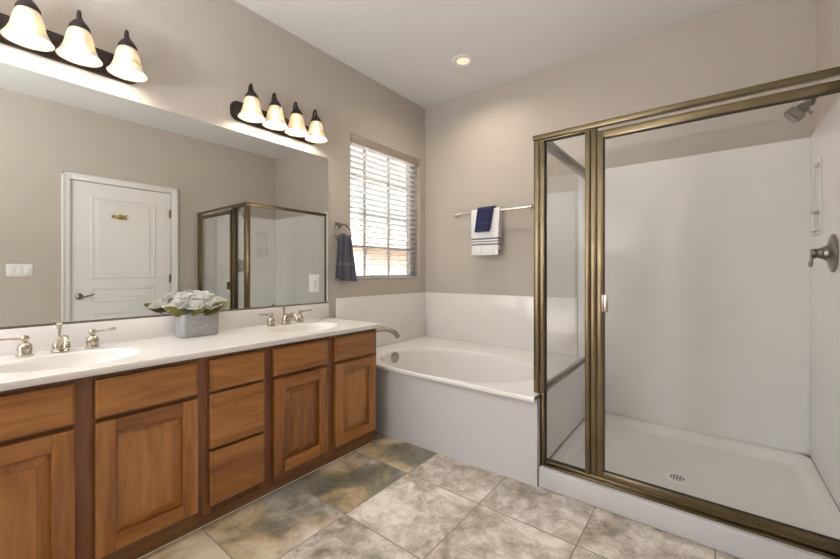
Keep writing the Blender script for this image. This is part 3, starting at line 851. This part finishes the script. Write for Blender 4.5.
b = bmesh.new(); q0 = Vector((W-0.094, 2.47, 1.904))+dirv*0.035
tube(b, [q0, q0+Vector((0.024, 0, -0.027)), q0+Vector((0.03, 0, -0.033))], [0.006, 0.006, 0.009], 10); mesh_obj('spray_lever', b, M['pewter'], hh)

vl = thing('shower_valve', 'pewter round shower valve with a lever handle on the shower wall', 'shower valve', (W-0.026, 2.45, 1.20))
b = bmesh.new(); lathe(b, [(0, 0.0), (0.085, 0.0), (0.086, 0.006), (0.078, 0.011), (0.072, 0.010), (0.055, 0.014), (0.034, 0.022), (0.030, 0.034), (0, 0.034)], (ax+0.0005, 2.45, 1.20), '-X', 40)
mesh_obj('escutcheon', b, M['pewter'], vl)
b = bmesh.new(); lathe(b, [(0, 0.030), (0.024, 0.030), (0.026, 0.040), (0.020, 0.052), (0.024, 0.060), (0.018, 0.072), (0, 0.074)], (ax, 2.45, 1.20), '-X', 24)
tube(b, [(ax-0.062, 2.45, 1.20), (ax-0.068, 2.45, 1.175), (ax-0.072, 2.45, 1.150), (ax-0.073, 2.45, 1.138)], [0.007, 0.006, 0.0085, 0.005], 12)
mesh_obj('handle', b, M['pewter'], vl)

# ------------------------------------------------------------------ towel bar with towels
BY, BZ = 2.918, 1.645
tbar = thing('towel_bar', 'square-ended nickel towel bar on the wall above the tub', 'towel bar', (0.75, D, BZ))
b = bmesh.new(); bx(b, 0.368, 1.132, BY-0.009, BY+0.009, BZ-0.0125, BZ+0.0095, bev=0.003); mesh_obj('bar', b, M['nickel'], tbar)
for x in (0.385, 1.115):
    b = bmesh.new(); bx(b, x-0.0125, x+0.0125, BY-0.013, D-0.0125, BZ-0.013, BZ+0.013, bev=0.003); bx(b, x-0.024, x+0.024, D-0.013, D-0.0015, BZ-0.024, BZ+0.024, bev=0.004)
    mesh_obj('post', b, M['nickel'], tbar)

def draped(x0, x1, gap, zf, zb, fold, skew=0.0, th=0.006, seed=0):
    """a cloth hung over the bar: front drop to zf, back drop to zb"""
    path = []
    top = BZ+0.009+gap
    nseg = 22
    for i in range(nseg): path.append((BY-0.009-gap, zf+(BZ-zf)*i/nseg))
    for i in range(9):
        a = PI-PI*i/8; path.append((BY+math.cos(a)*(0.009+gap), BZ+math.sin(a)*(0.009+gap)))
    for i in range(1, nseg+1): path.append((BY+0.009+gap, BZ-(BZ-zb)*i/nseg))
    q = bmesh.new(); NX = 28; rows = []
    for y, z in path:
        drop = max(0, BZ-z); r = []
        for k in range(NX+1):
            u = k/NX
            w = fold*min(1, drop/0.15)*(math.sin(u*7.5+seed)+0.5*math.sin(u*17+seed*2+z*5))
            sx = skew*drop
            xx = x0+(x1-x0)*(0.5+(u-0.5)*(1-0.10*min(1, drop/0.35)))+sx
            front = y < BY
            r.append(q.verts.new((xx, y-(abs(w)+w)*0.5 if front else y+abs(w)*0.3, z)))
        rows.append(r)
    for a, d in zip(rows, rows[1:]):
        for k in range(NX): q.faces.new((a[k], a[k+1], d[k+1], d[k]))
    bmesh.ops.recalc_face_normals(q, faces=q.faces[:])
    bmesh.ops.solidify(q, geom=q.faces[:], thickness=th)
    return q
tb_ = mesh_obj('hand_towel', draped(0.585, 0.862, 0.010, 1.262, 1.31, 0.012, th=0.007, seed=1.0),
    towel_mat('white_terry', (0.93, 0.92, 0.93), [(1.405-BZ, 0.004), (1.398-BZ, 0.002), (1.379-BZ, 0.004), (1.352-BZ, 0.0045), (1.362-BZ, 0.002)], (0.09, 0.09, 0.14)), base=(0.72, BY, BZ), smooth=60)
tag(tb_, 'white hand towel with dark stripes draped over the towel bar', 'towel')
wc = mesh_obj('washcloth', draped(0.655, 0.805, 0.029, 1.462, 1.56, 0.006, skew=-0.16, th=0.008, seed=2.2),
    towel_mat('navy_terry', (0.028, 0.032, 0.092), [(1.535-BZ, 0.003), (1.475-BZ, 0.003)], (0.07, 0.075, 0.2)), base=(0.73, BY, BZ), smooth=60)
tag(wc, 'navy washcloth folded over the white towel on the bar', 'washcloth')

# ------------------------------------------------------------------ towel ring with blue towel
tr = thing('towel_ring', 'pewter towel ring on the wall between mirror and window', 'towel ring', (0, 1.878, 1.475))
b = bmesh.new(); bx(b, 0.0005, 0.010, 1.855, 1.901, 1.452, 1.498, bev=0.004); bx(b, 0.010, 0.048, 1.866, 1.890, 1.463, 1.487, bev=0.004); mesh_obj('post', b, M['pewter'], tr)
b = bmesh.new(); R_ = 0.078; RC = (0.040, 1.906, 1.403)
pts = [(RC[0], RC[1]+R_*math.cos(a), RC[2]+R_*math.sin(a)) for a in [2*PI*i/48 for i in range(48)]]
tube(b, pts, 0.005, 10, closed=True); mesh_obj('ring', b, M['pewter'], tr)
def ring_towel():
    q = bmesh.new()
    NX, NZ = 36, 26; y0, y1 = 1.838, 2.008; zt, zb_ = 1.392, 1.052
    for lay, dx in ((0, 0.058), (1, 0.026)):
        rows = []
        for j in range(NZ+1):
            t = j/NZ; z = zt+(zb_-zt)*t + (0.012 if lay else 0)
            r = []
            for k in range(NX+1):
                u = k/NX
                ww = 0.76+0.24*min(1, t*1.2)
                y = (y0+y1)/2-0.012*(1-t)+(u-0.5)*(y1-y0)*ww+(0.01*lay)
                f = 0.010*math.sin(u*13+lay*2+t*1.5)*(0.6+0.4*t)+0.004*math.sin(u*29+t*4)
                zz = z-0.02*(1-t)*abs(u-0.45)*2
                if lay == 0: zz -= 0.014*(u-0.2)*t
                r.append(q.verts.new((dx+f+(0.010*t if lay == 0 else -0.003*t), y, zz)))
            rows.append(r)
        for a, d in zip(rows, rows[1:]):
            for k in range(NX): q.faces.new((a[k], a[k+1], d[k+1], d[k]))
        if lay == 0: top0 = rows[0]
        else:
            mid = [q.verts.new(((a.co.x+c_.co.x)/2, (a.co.y+c_.co.y)/2, max(a.co.z, c_.co.z)+0.010)) for a, c_ in zip(top0, rows[0])]
            for A_, B_ in ((top0, mid), (mid, rows[0])):
                for k in range(NX): q.faces.new((A_[k], A_[k+1], B_[k+1], B_[k]))
    bmesh.ops.recalc_face_normals(q, faces=q.faces[:])
    bmesh.ops.solidify(q, geom=q.faces[:], thickness=0.006)
    return q
rt = mesh_obj('hand_towel', ring_towel(), towel_mat('slate_blue_terry', (0.10, 0.10, 0.135), [(-0.185, 0.003), (-0.199, 0.003)], (0.20, 0.20, 0.26)), base=(0.045, 1.92, 1.37), smooth=60)
tag(rt, 'slate blue hand towel hanging in the towel ring', 'towel')

# ------------------------------------------------------------------ planter with magnolias
PX, PY = 0.105, 0.848
def oval(w, h, k=0.0): return rounded(w, h, min(w, h)*0.24, 8)
pl = thing('planter', 'grey galvanised oblong planter standing on the vanity top', 'planter', (PX, PY, CZ))
b = bmesh.new()
for (w0, z0), (w1, z1) in zip([(0, 0.001), (0.006, 0.118)], [(0.006, 0.118), (0.006, 0.118)]): pass
rings = []
for dw, z in ((-0.012, 0.001), (0.0, 0.004), (0.004, 0.112), (0.008, 0.114), (0.008, 0.120), (0.0, 0.120), (-0.002, 0.104)):
    rings.append([b.verts.new((PX+x, PY+y, CZ+z)) for x, y in oval(0.104+dw, 0.186+dw)])
b.faces.new(rings[0][::-1])
for a, d in zip(rings, rings[1:]):
    for i in range(len(a)): b.faces.new((a[i], a[(i+1) % len(a)], d[(i+1) % len(a)], d[i]))
bmesh.ops.recalc_face_normals(b, faces=b.faces[:])
mesh_obj('tin', b, M['tin'], pl, smooth=40)
b = bmesh.new(); prism(b, [(PX+x, PY+y) for x, y in oval(0.099, 0.181)], CZ+0.09, CZ+0.108); mesh_obj('filler', b, M['foam'], pl)

def petal(L, Wd, cup, curl, M4, th=0.0014):
    q = bmesh.new(); nu, nv = 8, 8; rows = []
    for i in range(nu+1):
        t = i/nu; w = Wd*(math.sin(PI*(0.10+0.82*t))**0.6)
        r = []
        for j in range(nv+1):
            s = (j/nv-0.5)*2
            x = L*(t-0.10*s*s*t); y = s*w*0.5*(1-0.12*abs(s)*cup); z = cup*(s*s)*w*0.45+curl*t*t*L-0.5*cup*L*t*(1-t)
            r.append(q.verts.new((x, y, z)))
        rows.append(r)
    for a, d in zip(rows, rows[1:]):
        for j in range(nv): q.faces.new((a[j], a[j+1], d[j+1], d[j]))
    bmesh.ops.solidify(q, geom=q.faces[:], thickness=th)
    q.transform(M4); return q
def bloom(x, y, z, size, tilt, az, label, leaves=()):
    base = Vector((PX+x, PY+y, CZ+0.109))
    f = thing('magnolia', label, 'flower', base, 'white magnolia blooms in the grey planter')
    c = Vector((PX+x, PY+y, CZ+z))
    R0 = Matrix.Translation(c) @ Matrix.Rotation(az, 4, 'Z') @ Matrix.Rotation(tilt, 4, 'Y')
    b = bmesh.new()
    for ring, (n_, el, sz) in enumerate(((5, 0.45, 1.0), (4, 0.95, 0.85), (3, 1.3, 0.62))):
        for k in range(n_):
            a = 2*PI*k/n_+ring*0.6+random.uniform(-0.15, 0.15)
            e = el+random.uniform(-0.12, 0.12)
            M4 = R0 @ Matrix.Rotation(a, 4, 'Z') @ Matrix.Rotation(-e, 4, 'Y')
            merge(b, petal(size*sz, size*0.98*sz, 0.55, random.uniform(-0.05, 0.12), M4))
    mesh_obj('petals', b, M['petal'], f, smooth=80)
    b = bmesh.new(); tube(b, [base-Vector((0, 0, 0.0005)), (base+c)/2, c], 0.0035, 8); mesh_obj('stem', b, M['stem'], f)
    for (lx, ly, lz, la, le, ll, roll) in leaves:
        M4 = Matrix.Translation((PX+lx, PY+ly, CZ+lz)) @ Matrix.Rotation(la, 4, 'Z') @ Matrix.Rotation(-le, 4, 'Y') @ Matrix.Rotation(roll, 4, 'X')
        mesh_obj('leaf', petal(ll, ll*0.5, 0.3, 0.05, M4), M['leaf'], f, smooth=80)
bloom(0.008, -0.105, 0.142, 0.066, 0.40, -0.9, 'white magnolia bloom at the end of the planter toward the left sink', [(0.045, -0.070, 0.116, -1.45, 0.40, 0.110, 0.9)])
bloom(-0.030, -0.050, 0.182, 0.064, 0.30, -0.5, 'white magnolia bloom second along the planter, set back by the mirror')
bloom(0.036, -0.030, 0.145, 0.060, 0.55, -0.5, 'white magnolia bloom low at the middle front of the planter', [(0.052, -0.045, 0.118, 0.7, 0.45, 0.08, 1.1)])
bloom(-0.020, 0.030, 0.186, 0.068, 0.30, -0.2, 'white magnolia bloom standing highest in the planter')
bloom(0.034, 0.045, 0.148, 0.064, 0.50, -0.2, 'white magnolia bloom low at the front right of the planter', [(0.052, 0.010, 0.116, 1.30, 0.40, 0.130, 0.9)])
bloom(-0.015, 0.108, 0.150, 0.062, 0.35, 0.5, 'white magnolia bloom at the end of the planter toward the window')

# ------------------------------------------------------------------ outside the window
M['stucco'] = plain('stucco', (0.72, 0.62, 0.56), 0.9, var=0.03)
M['tileroof'] = plain('roof_tile', (0.42, 0.30, 0.27), 0.9, var=0.15, vscale=8)
M['earth'] = plain('gravel_earth', (0.55, 0.46, 0.38), 0.95, var=0.1)
M['tree'] = plain('tree_leaf', (0.20, 0.22, 0.14), 0.8, var=0.3, vscale=6)
M['bark'] = plain('bark', (0.15, 0.11, 0.08), 0.9)
struct('ground_outside', box(-30, -T-0.01, -8, 30, -0.3, -0.1), M['earth'])
hs = thing('neighbour_house', 'pale stucco house with a tiled roof outside the window', 'house', (-8, 9, -0.1))
mesh_obj('wall', box(-12, -7, 2, 16, -0.1, 1.95), M['stucco'], hs)
b = bmesh.new(); q = bmesh.new()
P8 = [(-6.4, 1.4, 1.9), (-6.4, 16.6, 1.9), (-9.5, 16.6, 3.2), (-9.5, 1.4, 3.2), (-12.6, 16.6, 1.9), (-12.6, 1.4, 1.9)]
v_ = [b.verts.new(p) for p in P8]
b.faces.new((v_[0], v_[1], v_[2], v_[3])); b.faces.new((v_[3], v_[2], v_[4], v_[5])); b.faces.new((v_[0], v_[3], v_[5])); b.faces.new((v_[1], v_[4], v_[2])); b.faces.new((v_[0], v_[5], v_[4], v_[1]))
bmesh.ops.recalc_face_normals(b, faces=b.faces[:]); q.free()
mesh_obj('roof', b, M['tileroof'], hs)
mesh_obj('door', box(-6.995, -6.93, 8.1, 9.0, -0.1, 1.8), M['white'], hs)
def tree(x, y, h, label):
    t_ = thing('tree', label, 'tree', (x, y, -0.1), 'trees beyond the window')
    b = bmesh.new(); tube(b, [(x, y, -0.1), (x+0.1, y, h*0.4), (x, y+0.1, h*0.8)], [0.16, 0.12, 0.05], 8); mesh_obj('trunk', b, M['bark'], t_)
    b = bmesh.new()
    for k in range(700):
        p = Vector((random.gauss(0, 1), random.gauss(0, 1), random.gauss(0, 1))).normalized()*random.uniform(0.4, 1)**0.5
        c = Vector((x, y, h*0.72))+Vector((p.x*h*0.36, p.y*h*0.36, p.z*h*0.34)); s = random.uniform(0.10, 0.2)
        r_ = Matrix.Rotation(random.uniform(0, 6.3), 4, 'Z') @ Matrix.Rotation(random.uniform(-1, 1), 4, 'X')
        b.faces.new([b.verts.new(c+r_ @ Vector(v)) for v in ((-s, 0, 0), (0, -s*0.4, 0), (s, 0, 0), (0, s*0.4, 0))])
    mesh_obj('crown', b, M['tree'], t_, smooth=0)
tree(-13.5, 11.5, 6.0, 'grey-green tree behind the house outside, seen through the blind')
